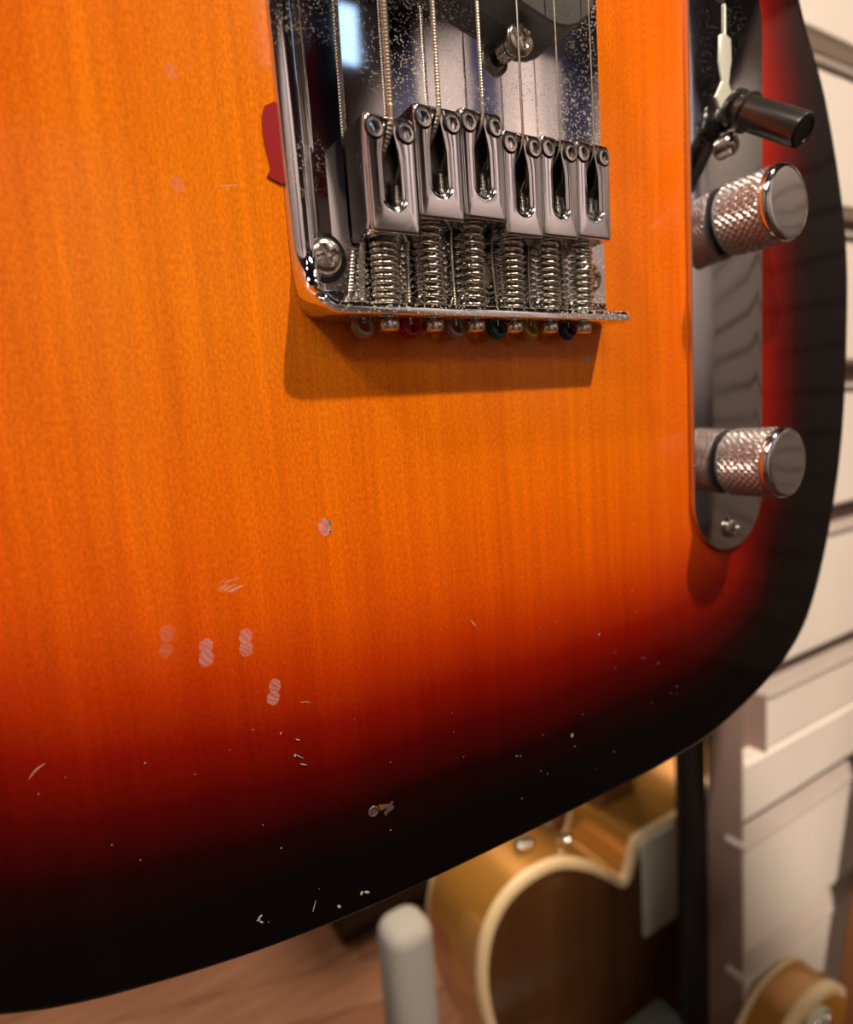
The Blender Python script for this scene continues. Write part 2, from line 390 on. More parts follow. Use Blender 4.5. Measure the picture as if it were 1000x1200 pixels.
eb = MB(); eb.box(.4422, .4434, .1495, .1645, zb-.045, zb); eb.box(.418, .4434, .1630, .1636, zb-.045, zb+.01); eb.build('end_facing', M['mdf'], wb, conv=lambda p: p)  # brown facing that colours the cut corner as if in shade
for y in ysl:                                # pale moulded lips along the lower edge of each groove, poking out past the panel's end
    b = MB()
    sec = [(.1645, y-.0105), (.1475, y-.0105), (.1465, y-.0085), (.1475, y-.0065), (.1645, y-.0065)]
    rings = [[(u, d, z) for d, z in sec] for u in (.4435 if abs(y-(H-.2142)) < .01 else .4125, 2.55)]
    b.ring_loft(rings, cap0=True, cap1=True)
    b.build('groove_insert', M['insert'], wb, conv=lambda p: p)
ysr = [.25 + .16*k for k in range(0, 12)]
wr = slatwall('wall_right', -2.0, -.1, ysr, 0, .03, lambda u, d, z: (2.52 + d, u, z), M['slatdull'])
struct(wbox('wall_side', 4.2, 4.25, -3.45, 2.4, 0, 3.6, M['wallgrey']))

# ================================================================== SUNBURST GUITAR
G = thing('electric_guitar', 'sunburst electric guitar with chrome bridge and worn glossy body, filling the foreground', 'guitar', (0, 0, H))
half = [(86,-104.4),(118,-104.5),(143,-104.2),(171,-101),(206,-87.9),(224.6,-67),(238.6,-23.6),(241.8,23.4),(238.8,56),(226.2,91.4),(211,116),
        (203.5,140),(201.5,165),(205,195),(212,222),(213,252),(203,282),(188,296),(172,290),(158,268),(140,252),(118,250),(114.5,270),(114.5,308),
        (57.5,308),(20,303),(-15,297),(-37,282),(-46,255),(-43,222),(-34,190),(-29,160),(-31,132),(-40,108),(-54,84),(-66,52),(-70,20),(-68,-15),(-60,-46),(-42,-74),(-18.3,-90.4),(7.2,-98.2),(41.3,-103)]
OUT = resample(spline(half, 10), 300)
def seg_dist(p, a, b):
    ab = b-a; t = max(0, min(1, (p-a).dot(ab)/max(ab.dot(ab), 1e-9))); return (p-(a+ab*t)).length
OV = [Vector((x - max(0, min(1, (30-x)/50))*38*max(.15, min(1, (y+95)/90)) - max(0, min(1, (x-160)/50))*(9 - 26*max(0, min(1, (y-45)/70))), y)) for x, y in OUT]      # the spray pattern sits toward the bass side
def edge_dist(x, y):
    p = Vector((x, y)); return min(seg_dist(p, OV[k-1], OV[k]) for k in range(0, len(OV), 1))
def make_body():
    n = len(OUT); v = []; f = []
    R_ = 3.2; in1 = inset(OUT, R_); cen = Vector((86, 90))
    rings = []
    rings.append([(x, y, -45) for x, y in in1])
    for k in range(5):
        t = math.pi/2*k/4; rings.append([(ix+(x-ix)*math.sin(t), iy+(y-iy)*math.sin(t), -45+R_*(1-math.cos(t))) for (x,y),(ix,iy) in zip(OUT, in1)])
    for k in range(7):
        t = math.pi/2*k/6; rings.append([(ix+(x-ix)*math.cos(t), iy+(y-iy)*math.cos(t), -R_+R_*math.sin(t)) for (x,y),(ix,iy) in zip(OUT, in1)])
    ss = [1-.012*k for k in range(1, 40)] + [.53-.05*k for k in range(1, 10)]
    for s_ in ss: rings.append([(cen.x+(x-cen.x)*s_, cen.y+(y-cen.y)*s_, 0) for x, y in in1])
    b = MB(); b.ring_loft(rings, cap0=True, cap1=True)
    o = b.build('body', M['burst'], G, angle=40)
    me = o.data; at = me.attributes.new('edge', 'FLOAT', 'POINT')
    vals = []
    cache = {}
    for vv in me.vertices:
        x, y, z = vv.co.x*1000, vv.co.z*1000, -vv.co.y*1000
        vals.append(0.0 if z < -.5 else edge_dist(x, y))
    at.data.foreach_set('value', vals)
    return o
body = make_body()

# ---- bridge plate: pressed tray with a wall along the bass side and the tail
def make_bridge():
    x0, x1, y0, y1 = 43.2, 122.3, 20.2, 108.0
    tail = [(0.0, 0.05), (0.0, 4.0), (0.0, 6.8), (.12, 7.9), (.4, 8.45), (1.1, 8.5), (2.1, 8.45), (2.5, 8.0), (2.55, 4.6), (2.7, 2.7), (3.6, 1.75), (5.6, 1.4)]   # inward offset, height
    side = [(0.0, 0.05), (.15, .3), (.7, 1.0), (1.4, 1.8), (2.1, 2.5), (2.8, 2.9), (3.4, 2.95), (3.9, 2.6), (4.3, 2.1), (4.7, 1.7), (5.2, 1.5), (5.8, 1.4)]
    path = []; rc_ = 5.6
    path.append(((x0, y1), (1, 0), 0)); path.append(((x0, (y0+rc_+y1)/2), (1, 0), 0))
    for k in range(6): path.append(((x0, y0+rc_+7-6*k/5), (1, 0), .06+.30*(k/5)**2))
    for k in range(9):
        a = math.radians(180 + 90*k/8); path.append(((x0+rc_+rc_*math.cos(a), y0+rc_+rc_*math.sin(a)), (-math.cos(a), -math.sin(a)), min(1, .4+k/8*1.4)))
    path.append((((x0+x1)/2, y0), (0, 1), 1)); path.append(((x1, y0), (0, 1), 1))
    b = MB()
    sec = tail
    rings = [[(p[0]+n_[0]*(d0+(d1-d0)*t), p[1]+n_[1]*(d0+(d1-d0)*t), z0+(z1-z0)*t) for (d0, z0), (d1, z1) in zip(side, tail)] for p, n_, t in path]
    b.ring_loft(rings, close=False)
    b.f.append(tuple(len(b.v)-len(sec)+k for k in range(len(sec))))            # tail wall's cut end
    inner = [r[-1] for r in rings]
    poly = [(p[0], p[1], 1.4) for p in inner]
    last = rings[-1]
    tri = poly + [(x1, y1, 1.4)]
    b.add(tri, [tuple(range(len(tri)))])
    b.add([(x1, y0, .05), (x1, y1, .05), (x1, y1, 1.4), (x1, y0+5.2, 1.4), (x1, y0+2, 1.4)], [(0,1,2,3,4)])
    return b.build('bridge_plate', M['chrome'], G, angle=50)
bridge = make_bridge()

def screw_head(o, R_, h, n=40, cross=True, ax=(0,0,1), domed=1.0, depth=.9, hexr=None):
    """pan head with a cut cross or hex socket, as a polar height field"""
    ax = Vector(ax).normalized(); u = Vector((1,.35,0)); u = (u-ax*u.dot(ax)).normalized(); vv = ax.cross(u); o = Vector(o)
    rings = [[o + (u*math.cos(2*math.pi*i/n)+vv*math.sin(2*math.pi*i/n))*R_*.97 for i in range(n)]]
    for k in range(14):
        r = R_*(1-k/14.0); ring = []
        for i in range(n):
            a = 2*math.pi*i/n; x, y = r*math.cos(a), r*math.sin(a)
            z = h*(.45 + .55*math.sqrt(max(0, 1-(r/R_)**2)))*domed + h*(1-domed)
            if hexr:
                ap = max(abs(x*math.cos(t)+y*math.sin(t)) for t in (0, math.pi/3, 2*math.pi/3))
                if ap < hexr: z = h-depth
            elif cross and min(abs(x), abs(y)) < R_*.13 and max(abs(x), abs(y)) < R_*.62: z -= depth
            ring.append(o + u*x + vv*y + ax*z)
        rings.append(ring)
    b = MB(); b.ring_loft(rings, cap0=True, cap1=True)
    return b

for (x, y) in ((49.0, 31.6), (83.5, 30.0), (116.5, 31.2)):
    screw_head((x, y, 1.4), 3.4, 2.3).build('mounting_screw', M['screw'], bridge, angle=35)
rg = MB(); rg.lathe([(3.5,0),(4.6,0),(4.6,.18),(3.5,.18)], (49.0,31.6,1.4), (0,0,1), 28, False, False); rg.build('screw_recess', M['hole'], bridge)

# ---- saddles
PITCH, X0 = 10.15, 60.0
yrear = [34.0, 37.4, 38.4, 37.0, 37.4, 37.8]
yfront = [55.0, 58.2, 59.2, 57.0, 57.6, 58.2]
ztop = [10.5, 10.7, 10.7, 10.3, 10.2, 10.0]
SL = 20.6
def make_saddle():
    """local: centre x 0, rear y 0, front y SL, bottom z 0, top z 8.4"""
    hw, zt = 4.98, 8.4
    n = 96
    def ray_out(cx, cy, a, poly):
        d = Vector((math.cos(a), math.sin(a))); best = None; P0 = Vector((cx, cy))
        for k in range(len(poly)):
            a0, a1 = Vector(poly[k-1]), Vector(poly[k]); e = a1-a0
            den = d.x*e.y-d.y*e.x
            if abs(den) < 1e-9: continue
            w_ = a0-P0; t = (w_.x*e.y-w_.y*e.x)/den; s_ = (w_.x*d.y-w_.y*d.x)/den
            if t > 0 and -1e-6 <= s_ <= 1+1e-6 and (best is None or t > best): best = t
        return tuple(P0+d*best)
    outer = rrect(-hw, hw, 0, SL, .35, 3)
    outer = [p for p in outer]
    # angled front lobes
    outer = [(x, y - (max(0, abs(x)-1.2)*.22 if y > SL-1 else 0)) for x, y in outer]
    slot = []
    for k in range(25):
        a = math.pi + math.pi*k/24; slot.append((1.75*math.cos(a), 6.2+1.75*math.sin(a)))
    slot += [(1.75, 12.6), (1.55, 14.2), (1.2, 15.6), (.8, 17.2), (.55, 18.3), (-.55, 18.3), (-.8, 17.2), (-1.2, 15.6), (-1.55, 14.2), (-1.75, 12.6)]
    cx, cy = 0, 9.5
    A = [2*math.pi*i/n for i in range(n)]
    ro = [ray_out(cx, cy, a, outer) for a in A]; rs = [ray_out(cx, cy, a, slot) for a in A]
    def offs(d):
        pl = inset(slot, -d); return [ray_out(cx, cy, t, pl) for t in A]
    def zc(x, y): return zt         # rear shoulder rolls off
    c = .55
    def sh(p, d): 
        v_ = Vector((p[0]-cx, p[1]-cy)); return (p[0]-math.copysign(min(d, abs(v_.x)), v_.x)*(abs(p[0]) > hw-.8), p[1]-math.copysign(d, v_.y)*(p[1] < .8 or p[1] > SL-2.2))
    rings = [[(x, y, 0) for x, y in ro], [(x, y, zc(x, y)-c) for x, y in ro]]
    for t in (.35, .7, 1.0):
        rings.append([(*sh(p, c*(1-math.cos(t*math.pi/2))), zc(*p)-c+c*math.sin(t*math.pi/2)) for p in ro])
    for d, dz in ((.95, 0), (.80, .22), (.62, .34), (.25, .36), (.08, .46), (0, .80)):
        rings.append([(*p, zc(*p)-dz) for p in offs(d)])
    rings.append([(x*.97, y, 2.2) for x, y in rs])
    rings.append([(x*.97, y, 0) for x, y in rs]); rings.append(rings[0])
    b = MB(); b.ring_loft(rings)
    return b
sad0 = None
for i in range(6):
    x = X0 + PITCH*i; off = (x, yfront[i]-SL, ztop[i]-8.4)
    if sad0 is None:
        sad0 = make_saddle().build('saddle', M['saddle'], G, angle=32, off=off)
        for sx in (-3.15, 3.15):
            b = screw_head((sx, SL-3.3, 8.0), 1.6, .8, n=36, domed=.12, depth=1.7, hexr=.95)
            b.build('height_screw', M['screw'], sad0, angle=35)
            b = MB(); b.lathe([(1.56, 0), (1.95, 0), (1.95, .06), (1.56, .06)], (sx, SL-3.3, 8.36), (0,0,1), 28, False, False); b.build('screw_socket', M['hole'], sad0)
        b = MB(); b.box(-1.8, 1.8, 3.3, 17.9, .2, .5); b.build('slot_floor', M['string'], sad0)
    else:
        dup(sad0, G, Vector(off) - Vector((X0, yfront[0]-SL, ztop[0]-8.4)))

# ---- intonation screws with their springs
def make_intonation(i):
    x = X0 + PITCH*i - .3; zz = 5.3; yr = yfront[i]-SL
    b = MB()
    b.lathe([(.6,-2.3),(1.6,-2.25),(2.1,-1.9),(2.25,-1.3),(2.25,-.55),(2.0,-.1),(1.2,0),(1.0,.6)], (x, 20.0, zz-.4), (0,1,0), 24)
    # threaded shank
    n = 12; rings = []
    yy = 20.3; k = 0
    while yy < yr+10.5:
        r = 1.05 + (.22 if k % 2 else -.05)
        rings.append([(x+r*math.cos(2*math.pi*j/n), yy, zz+r*math.sin(2*math.pi*j/n)) for j in range(n)]); yy += .33; k += 1
    b.ring_loft(rings, cap0=True, cap1=True)
    o = b.build('intonation_screw', M['screw'], G, angle=40)
    # spring coil between the tail wall and the saddle
    b = MB(); y0, y1 = 22.6, yr-.25; turns = 10.5 if i else 10; pts = []
    nt = int(turns*18)
    for k in range(nt+1):
        a = 2*math.pi*k/18; t = k/nt
        pts.append((x+2.35*math.cos(a), y0+(y1-y0)*t, zz+2.35*math.sin(a)))
    b.tube(pts, .47, 7); b.build('spring', M['spring'], o, smooth=True)
for i in range(6): make_intonation(i)

# ---- strings, their ball ends behind the tail wall
rad = [.62, .48, .36, .26, .19, .15]
ballx = [54.8, 65.0, 75.8, 86.6, 95.8, 107.0]
ballm = ['ball_brass', 'ball_red', 'ball_brass', 'ball_green', 'ball_yellow', 'ball_blue']
for i in range(6):
    x = X0 + PITCH*i; yf = yfront[i]; zt = ztop[i]; r = rad[i]
    nutx = 86 + (i-2.5)*7.0
    key = [(ballx[i], 19.3, 4.2), (ballx[i]+.2, 24, 4.0), (x-3.6, yf-SL-1, 3.2), (x-1.2, yf-14, 3.0), (x-1.0, yf-9.6, 4.6), (x-.9, yf-7.0, zt-2.6), (x-.35, yf-4.6, zt-.7), (x+.05, yf-2.2, zt+r*.75), (x+.1, yf+1.5, zt+r*.8+.1)]
    pts = []
    for k in range(len(key)-1):
        p0, p1, p2, p3 = (Vector(key[max(0, min(len(key)-1, k+d))]) for d in (-1, 0, 1, 2))
        for j in range(8):
            t = j/8; pts.append(.5*((2*p1)+(p2-p0)*t+(2*p0-5*p1+4*p2-p3)*t*t+(3*p1-p0-3*p2+p3)*t**3))
    a = Vector(key[-1]); c = Vector((nutx, 702, 9.5)); 
    pts.append(a)
    wound = i < 3
    radl = None
    if wound:
        dense = []; step = .30 if i == 0 else .26
        for p, p2 in zip(pts, pts[1:]):
            nn = max(1, int((p2-p).length/step))
            dense += [p.lerp(p2, k/nn) for k in range(nn)]
        L = 62; nn = int(L/step); d = (c-a).normalized()
        dense += [a + d*(L*k/nn) for k in range(nn+1)]
        radl = [r*(1.06 if k % 2 else .88) for k in range(len(dense))]
        dense.append(c); radl.append(r)
        pts = dense
    else:
        d = (c-a); pts += [a + d*.1, a+d*.3, a+d*.6, c]
    b = MB(); b.tube(pts, radl if radl else r, 8)
    s_ = b.build('string', M['string'], G, angle=(25 if wound else 180))
    b = MB(); prof = []
    for k in range(9):
        t = 2*math.pi*k/8; prof.append((1.75+.75*math.cos(t), .85*math.sin(t)*1.25))
    b.lathe(prof, (ballx[i], 18.95, 3.6), (.15, .25, 1), 20, False, False)
    be = b.build('ball_end', M[ballm[i]], s_, smooth=True)
    be['label'] = {'ball_brass': 'dull brass ball end', 'ball_red': 'red ball end', 'ball_green': 'green ball end', 'ball_yellow': 'yellow ball end', 'ball_blue': 'dark blue ball end'}[ballm[i]]

# ---- pickup at the top edge
def make_pickup():
    a = math.radians(-13.5); d = Vector((math.cos(a), math.sin(a))); nrm = Vector((-d.y, d.x)); r = 12.2
    e1 = Vector((103.0, 91.8)); e0 = e1 - d*48; out = []
    for k in range(13):
        t = math.radians(-90+180*k/12); p = e1 + (d*math.cos(t)+nrm*math.sin(t))*r; out.append((p.x, p.y))
    for k in range(13):
        t = math.radians(90+180*k/12); p = e0 + (d*math.cos(t)+nrm*math.sin(t))*r; out.append((p.x, p.y))
    b = MB(); b.prism(out, 1.45, 8.8, .6)
    pk = b.build('pickup', M['pickup'], G, angle=40)
    for k in range(6):
        p = e1 - d*(48*k/5.0)*.98
        b = MB(); b.lathe([(2.4, 0), (2.4, .5), (2.1, .75)], (p.x, p.y, 8.7), (0,0,1), 24); b.build('pole_piece', M['screw'], pk, angle=40)
    return pk
pk = make_pickup()
ps = screw_head((95.2, 77.0, 5.2), 3.4, 1.7, ax=(-.02, -.03, 1)).build('pickup_screw', M['screw'], G, angle=35)
b = MB(); pts = [(96.5+2.0*math.cos(k*.5), 78+2.0*math.sin(k*.5), 1.5+2.6*k/60) for k in range(61)]; b.tube(pts, .35, 6); b.build('spring', M['spring'], ps, smooth=True)

# ---- control plate, knobs, selector switch
def make_control():
    out = []; cx, r = 171.4, 16.2
    for k in range(25):
        t = math.pi + math.pi*k/24; out.append((cx+r*math.cos(t), -27.6+r*math.sin(t)))
    for k in range(25):
        t = math.pi*k/24; out.append((cx+r*math.cos(t), 102+r*math.sin(t)))
    b = MB(); b.prism(out, .03, 1.55, .25)
    return b.build('control_plate', M['panel'], G, angle=40)
cp = make_control()
screw_head((171.2, -37.2, 1.5), 3.1, 1.6).build('mounting_screw', M['screw'], cp, angle=35)
screw_head((171.2, 111, 1.5), 2.5, 1.2).build('mounting_screw', M['screw'], cp, angle=35)
screw_head((170.2, 68.9, 1.6), 3.0, 3.2, depth=1.0).build('switch_screw', M['screw'], cp, angle=35)
screw_head((170.2, 108.5, 1.6), 2.8, 2.4, depth=1.0).build('switch_screw', M['screw'], cp, angle=35)
b = MB(); b.prism(rrect(169.3, 170.7, 76, 104, .6), 1.4, 1.58); b.build('switch_slot', M['hole'], cp)

def make_knob(cx, cy, rot):
    R_ = 9.75; zb, zk, zt = 2.6, 15.9, 18.4
    nt, nz = 288, 60; rings = []
    rings.append([(cx+(R_-1.3)*math.cos(2*math.pi*i/nt), cy+(R_-1.3)*math.sin(2*math.pi*i/nt), zb) for i in range(nt)])
    tri = lambda x: abs((x % 1.0)-.5)*2
    for k in range(nz+1):
        h = k/nz; ring = []
        for i in range(nt):
            u_ = i/nt*58; v_ = h*13.0
            d = min(tri(u_*.5+v_*.5), tri(u_*.5-v_*.5)); d = min(1, d*1.6)
            edge = min(1, min(h, 1-h)*14)
            r = R_-.38+.40*d*edge
            a = 2*math.pi*i/nt; ring.append((cx+r*math.cos(a), cy+r*math.sin(a), zb+.25+(zk-zb-.25)*h))
        rings.append(ring)
    b = MB(); b.ring_loft(rings, cap0=True, cap1=True)
    kn = b.build('knob', M['knob'], G)
    b = MB(); b.lathe([(R_-.75, zk-.1), (R_-.75, zk+.35), (R_-.1, zk+.45), (R_, zk+.8), (R_-.1, zt-1.0), (R_-.55, zt-.35), (R_-1.3, zt-.08), (R_-2.0, zt-.02), (R_*.55, zt+.10), (R_*.2, zt+.14)], (cx, cy, 0), (0,0,1), 64)
    b.build('knob_cap', M['saddle'], kn, angle=50)
    b = MB(); b.lathe([(4.2, 0), (4.2, 1.2)], (cx, cy, 1.5), (0,0,1), 24); b.build('shaft', M['hole'], kn)
    return kn
make_knob(171.4, 49.4, 0); make_knob(171.8, -17.7, 1)

def make_switch():
    o = Vector((170.2, 77.0, 4.5)); e = Vector((170.6, 64.4, 22.4)); ax = (e-o).normalized(); L = (e-o).length
    b = MB()
    b.lathe([(2.4, -1.2), (4.4, -1.1), (4.75, -.6), (4.75, .6), (4.3, 1.0), (3.6, 1.3), (3.55, 3.2), (4.9, 3.6), (4.9, 4.4), (4.2, 5.0), (4.1, 6.0), (4.1, L-.8), (3.95, L-.2), (3.6, L), (3.0, L), (2.8, L-.35), (.5, L-.4)], o, ax, 36)
    sw = b.build('selector_switch', M['black'], G, angle=38)
    # pale flat shape lying over the switch slot
    b = MB(); bl = [(169.6, 104), (169.6, 96.6), (168.1, 96.2), (167.6, 90), (168.9, 85), (165.8, 80.5), (169.6, 75.0), (173.6, 80.6), (171.4, 84.8), (172.6, 91), (172.3, 96.0), (170.3, 96.6), (170.3, 104)]
    b.prism(bl, 1.56, 1.95, .12); bo = b.build('slot_shape', M['slot_pale'], sw, angle=40); bo['label'] = 'pale flat shape over the switch slot'
    b = MB(); b.tube([(170.2, 79.5, 1.5), (170.2, 77.5, 4.0)], 1.1, 10); b.build('lever', M['steel'], sw, angle=40)
make_switch()

# ---- wear on the lacquer
def patch(name, outline, z0, z1, material, parent=G, label=None):
    b = MB(); b.prism(outline, z0, z1); o = b.build(name, material, parent)
    if label: o['label'] = label
    return o
o = patch('lacquer_chip', disc(44.8, -18.6, 1.4, 1.75, 24, 0, .05, 1), .01, .05, M['chip'], label='round pink chip in the orange lacquer below the bridge')
patch('chip_edge', [(45.3,-16.95),(46.0,-17.5),(46.25,-18.6),(46.0,-19.7),(45.3,-20.2),(45.75,-19.3),(45.6,-18.5),(45.2,-17.9)], .04, .10, M['chiprim'], o)
o = patch('lacquer_chip', disc(49.6,-80.6, 1.05, 1.15, 20, 0, .05, 2), .0, .06, M['dimlint'], label='small round dent with flaked edges in the black border')
b = MB(); b.lathe([(1.25,0),(1.1,.22),(.95,.26),(.8,.1)], (49.6,-80.6,0), (0,0,1), 24, False, False); b.build('chip_rim', M['dimrim'], o, smooth=True)
patch('chip_edge', [(50.8,-79.6),(52.6,-80.1),(53.4,-80.4),(52.6,-81.0),(51.2,-81.0)], .01, .08, M['woodchip'], o)
patch('chip_edge', [(52.3,-80.5),(53.6,-80.3),(54.3,-80.0),(54.0,-81.0),(52.7,-81.2)], .02, .2, M['dimlint'], o)
patch('chip_edge', [(52.0,-81.9),(52.6,-81.3),(54.4,-81.2),(54.2,-81.7),(52.7,-82.2),(52.2,-82.7)], .02, .2, M['dimlint'], o)
o = patch('lacquer_chip', [(116.1,11.4),(117.3,12.2),(117.2,13.4),(116.4,13.0)], .0, .25, M['lint'], label='tiny pale chip beside the bridge shadow')
# red residue creeping from under the bridge plate
rr_ = [(40.6,55.6),(41.0,56.8),(41.8,57.2),(43.4,57.0),(43.4,45.0),(41.8,44.6),(40.8,44.9),(40.2,45.4),(41.0,46.4),(40.9,48.0),(40.5,50.5),(40.3,53.2)]
patch('red_residue', resample(spline(rr_, 4), 44), .0, .3, M['red_resin'], label='blob of red residue at the bass edge of the bridge')
# skin-oil prints

prints = [((20.0,-38.9),1.35,1), ((20.2,-36.6),1.3,1), ((27.3,-36.5),1.3,1), ((27.2,-38.9),1.35,1), ((31.7,-47.4),1.25,1), ((31.1,-49.7),1.3,1),
          ((13.6,-35.7),1.2,0), ((14.1,-32.8),1.4,0), ((25.9,59.4),1.15,0), ((24.8,42.0),1.2,0)]
for k, ((x, y), r, st) in enumerate(prints):
    patch('finger_print', disc(x, y, r*.95, r*1.1, 26, 0, .07, k), .01 + .012*(k % 3), .018 + .012*(k % 3), M['print' if st else 'print_faint'], label=('pale' if st else 'faint') + ' round skin-oil print on the lacquer')
rnd = random.Random(3)
b = MB()
def stroke(b, x, y, dx, dy, wd, z=.02, bend=0):
    n = 5; L = math.hypot(dx, dy); nx, ny = -dy/L, dx/L; up = []; dn = []
    for k in range(n+1):
        t = k/n; w_ = wd*math.sin(math.pi*(.08+.84*t)); px = x+dx*t+nx*bend*math.sin(math.pi*t); py = y+dy*t+ny*bend*math.sin(math.pi*t)
        up.append((px+nx*w_/2, py+ny*w_/2)); dn.append((px-nx*w_/2, py-ny*w_/2))
    b.prism(dn + up[::-1], .0, z)
for k in range(9):
    stroke(b, 23.2+.30*k+rnd.uniform(-.2,.2), -26.9-.13*k+rnd.uniform(-.1,.1), 2.6+rnd.uniform(-.8,.5), .75+rnd.uniform(-.1,.1), .085, .015, .08)
for k in range(6):
    stroke(b, 24.0+.5*k, -25.7+rnd.uniform(-.2,.2), 1.1, .3, .06, .015)
stroke(b, 31.2, 42.4, 4.4, .9, .09, .015); stroke(b, 36.2, -52.2, 2.3, -.7, .1, .02, .2); stroke(b, 77.6, -44.8, 1.3, -1.9, .16, .02)
stroke(b, -9.0, -51.5, 2.6, 1.9, .12, .02, .3); stroke(b, 34.3, -96.6, .9, 2.2, .12, .02)
o = b.build('scratches', M['scratch'], G); o['kind'] = 'stuff'
b = MB()
for (x, y, l, a, wd) in [(45.8,-97.6,1.3,-.5,.45),(44.9,-97.9,.8,.9,.5),(39.6,-97.9,.8,-.6,.5),(23.5,-92.6,.9,.5,.25),(23.7,-93.3,.8,-.7,.3),(23.2,-92.9,.6,.1,.2),(106.3,-82.6,.9,.9,.5),(34.1,-62.2,2.0,-.7,.12),
                        (35.0,-64.5,1.4,-.5,.14),(33.9,-62.6,.5,.6,.35),(31.7,-57.3,.5,1.2,.25),(34.6,-59.2,.9,-.5,.2),(117.3,-58,.6,.9,.2)]:
    stroke(b, x, y, l*math.cos(a), l*math.sin(a), wd, .22)
for k in range(46):
    x, y = rnd.uniform(-15, 150), rnd.uniform(-96, -48)
    r = rnd.choice([.06,.07,.09,.12]); b.prism(disc(x, y, r, r*1.3, 6, rnd.random()*3, .2, k), 0, .07)
o = b.build('lint', M['lint'], G); o['kind'] = 'stuff'

# ---- neck and headstock above the frame
def taper(x0a, x1a, ya, x0b, x1b, yb, z0, z1):
    b = MB(); b.add([(x0a,ya,z0),(x1a,ya,z0),(x1b,yb,z0),(x0b,yb,z0),(x0a,ya,z1),(x1a,ya,z1),(x1b,yb,z1),(x0b,yb,z1)],
                    [(3,2,1,0),(4,5,6,7),(0,1,5,4),(1,2,6,5),(2,3,7,6),(3,0,4,7)]); return b
nk = taper(58, 114, 252, 65, 107, 705, -12, 3); nk.build('neck', M['maple'], G)
fb = taper(58, 114, 252, 65, 107, 702, 3, 7.0).build('fretboard', M['rosewood'], G)
for k in range(1, 22):
    y = 702 - 648*(1-2**(-k/12)); t = (y-252)/450
    b = MB(); b.box(58.3+7*t, 113.7-7*t, y-1, y+1, 6.9, 7.9); b.build('fret', M['screw'], fb)
hs = MB(); hs.prism(spline([(65,700),(107,700),(112,730),(104,800),(108,870),(88,885),(66,868),(60,800),(58,730)], 6), -13, 1); hs.build('headstock', M['maple'], G)
for k in range(6):
    b = MB(); y = 728+23*k; b.lathe([(5,0),(5,1.5),(3,2),(2.8,12),(3.2,13)], (68, y, 1), (0,0,1), 16); b.build('tuner', M['steel'], G, angle=40)

# ================================================================== RACK the guitar hangs from
RK = thing('display_rack', 'black steel display rack with a square upright beside the slatted wall panel', 'rack', (.43, .2, 0))
RK.matrix_world
def rackbox(name, x0, x1, y0, y1, z0, z1, material, bev=.002):
    b = MB(); b.prism(rrect((x0-.43)*1000, (x1-.43)*1000, (y0-.2)*1000, (y1-.2)*1000, 3, 2), z0*1000, z1*1000)
    return b.build(name, material, RK, angle=40, conv=lambda p: (p[0]/1000, p[1]/1000, p[2]/1000))
rackbox('upright', .390, .4205, .184, .193, 0, 2.45, M['postblack'])
rackbox('upright', -.74, -.70, .184, .222, 0, 2.45, M['postblack'])
rackbox('top_rail', -.70, .394, .188, .218, 2.38, 2.42, M['postblack'])
rackbox('cross_rail', -.70, .394, .185, .215, H-.54, H-.508, M['railgrey'])
for xa in (.053, .1115): rackbox('hook_arm', xa, xa+.007, -.02, .186, H+.688, H+.698, M['postblack'])
rackbox('hook_yoke', .053, .1185, .186, .194, H+.68, H+.706, M['postblack'])
rackbox('hook_plate', .066, .106, .194, .204, 1.88, 2.38, M['postblack'])

# ================================================================== GUITARS BEHIND
def lathe_body(name_label, outline, z_back, z_front, parent, m_back, m_front, m_side, bind=7.0, rot=None):
    """body with cream binding on both rims: separate back, rim, top and two bindings; outline CCW in mm, z_back < z_front"""
    n = len(outline); o1 = inset(outline, 2.2); o2 = inset(outline, bind)
    def ringz(o, z): return [(x, y, z) for x, y in o]
    b = MB(); b.ring_loft([ringz(outline, z_back+bind), ringz(outline, z_front-bind)]); b.build('rim', m_side, parent, angle=50)
    for nm, zo, s_, fm in (('back', z_back, 1, m_back), ('top', z_front, -1, m_front)):
        b = MB()
        rings = [ringz(outline, zo+s_*bind)]
        for k in range(6):
            t = math.pi/2*k/5; rings.append([(ix+(x-ix)*math.cos(t), iy+(y-iy)*math.cos(t), zo+s_*bind*(1-math.sin(t))*.6+0) for (x,y),(ix,iy) in zip(outline, o2)])
        b.ring_loft(rings); b.build('binding', M['binding'], parent, smooth=True)
        b = MB(); pl = inset(outline, bind+6)
        b.ring_loft([ringz(o2, zo), [(x, y, zo-s_*1.5) for x, y in pl]], cap1=True); b.build(nm, fm, parent, angle=60)

def guitar_from(name, label, loc):
    return thing(name, label, 'guitar', loc, None)

# hollow-body guitar seen from the back
G2 = guitar_from('hollow_body_guitar', 'gold hollow-body guitar seen from its brown back, cream binding, standing behind the black upright', (0, 0, H))
o2 = spline([(397,-420),(404,-408),(410,-392),(420,-387),(468,-387),(505,-384),(545,-372),(590,-362),(630,-372),(658,-410),(664,-470),(652,-530),(650,-570),(668,-620),(688,-690),(678,-770),(620,-845),(540,-875),(460,-882),
             (380,-875),(300,-845),(245,-770),(234,-690),(252,-610),(262,-560),(250,-520),(238,-470),(235,-430),(243,-396),(262,-374),(290,-365),(323,-368),(358,-387),(386,-411)], 8)[::-1]
o2 = o2[::-1] if False else o2
def ccw(o):
    a = sum(o[i-1][0]*o[i][1]-o[i][0]*o[i-1][1] for i in range(len(o)))
    return o if a > 0 else o[::-1]
o2 = ccw(o2)
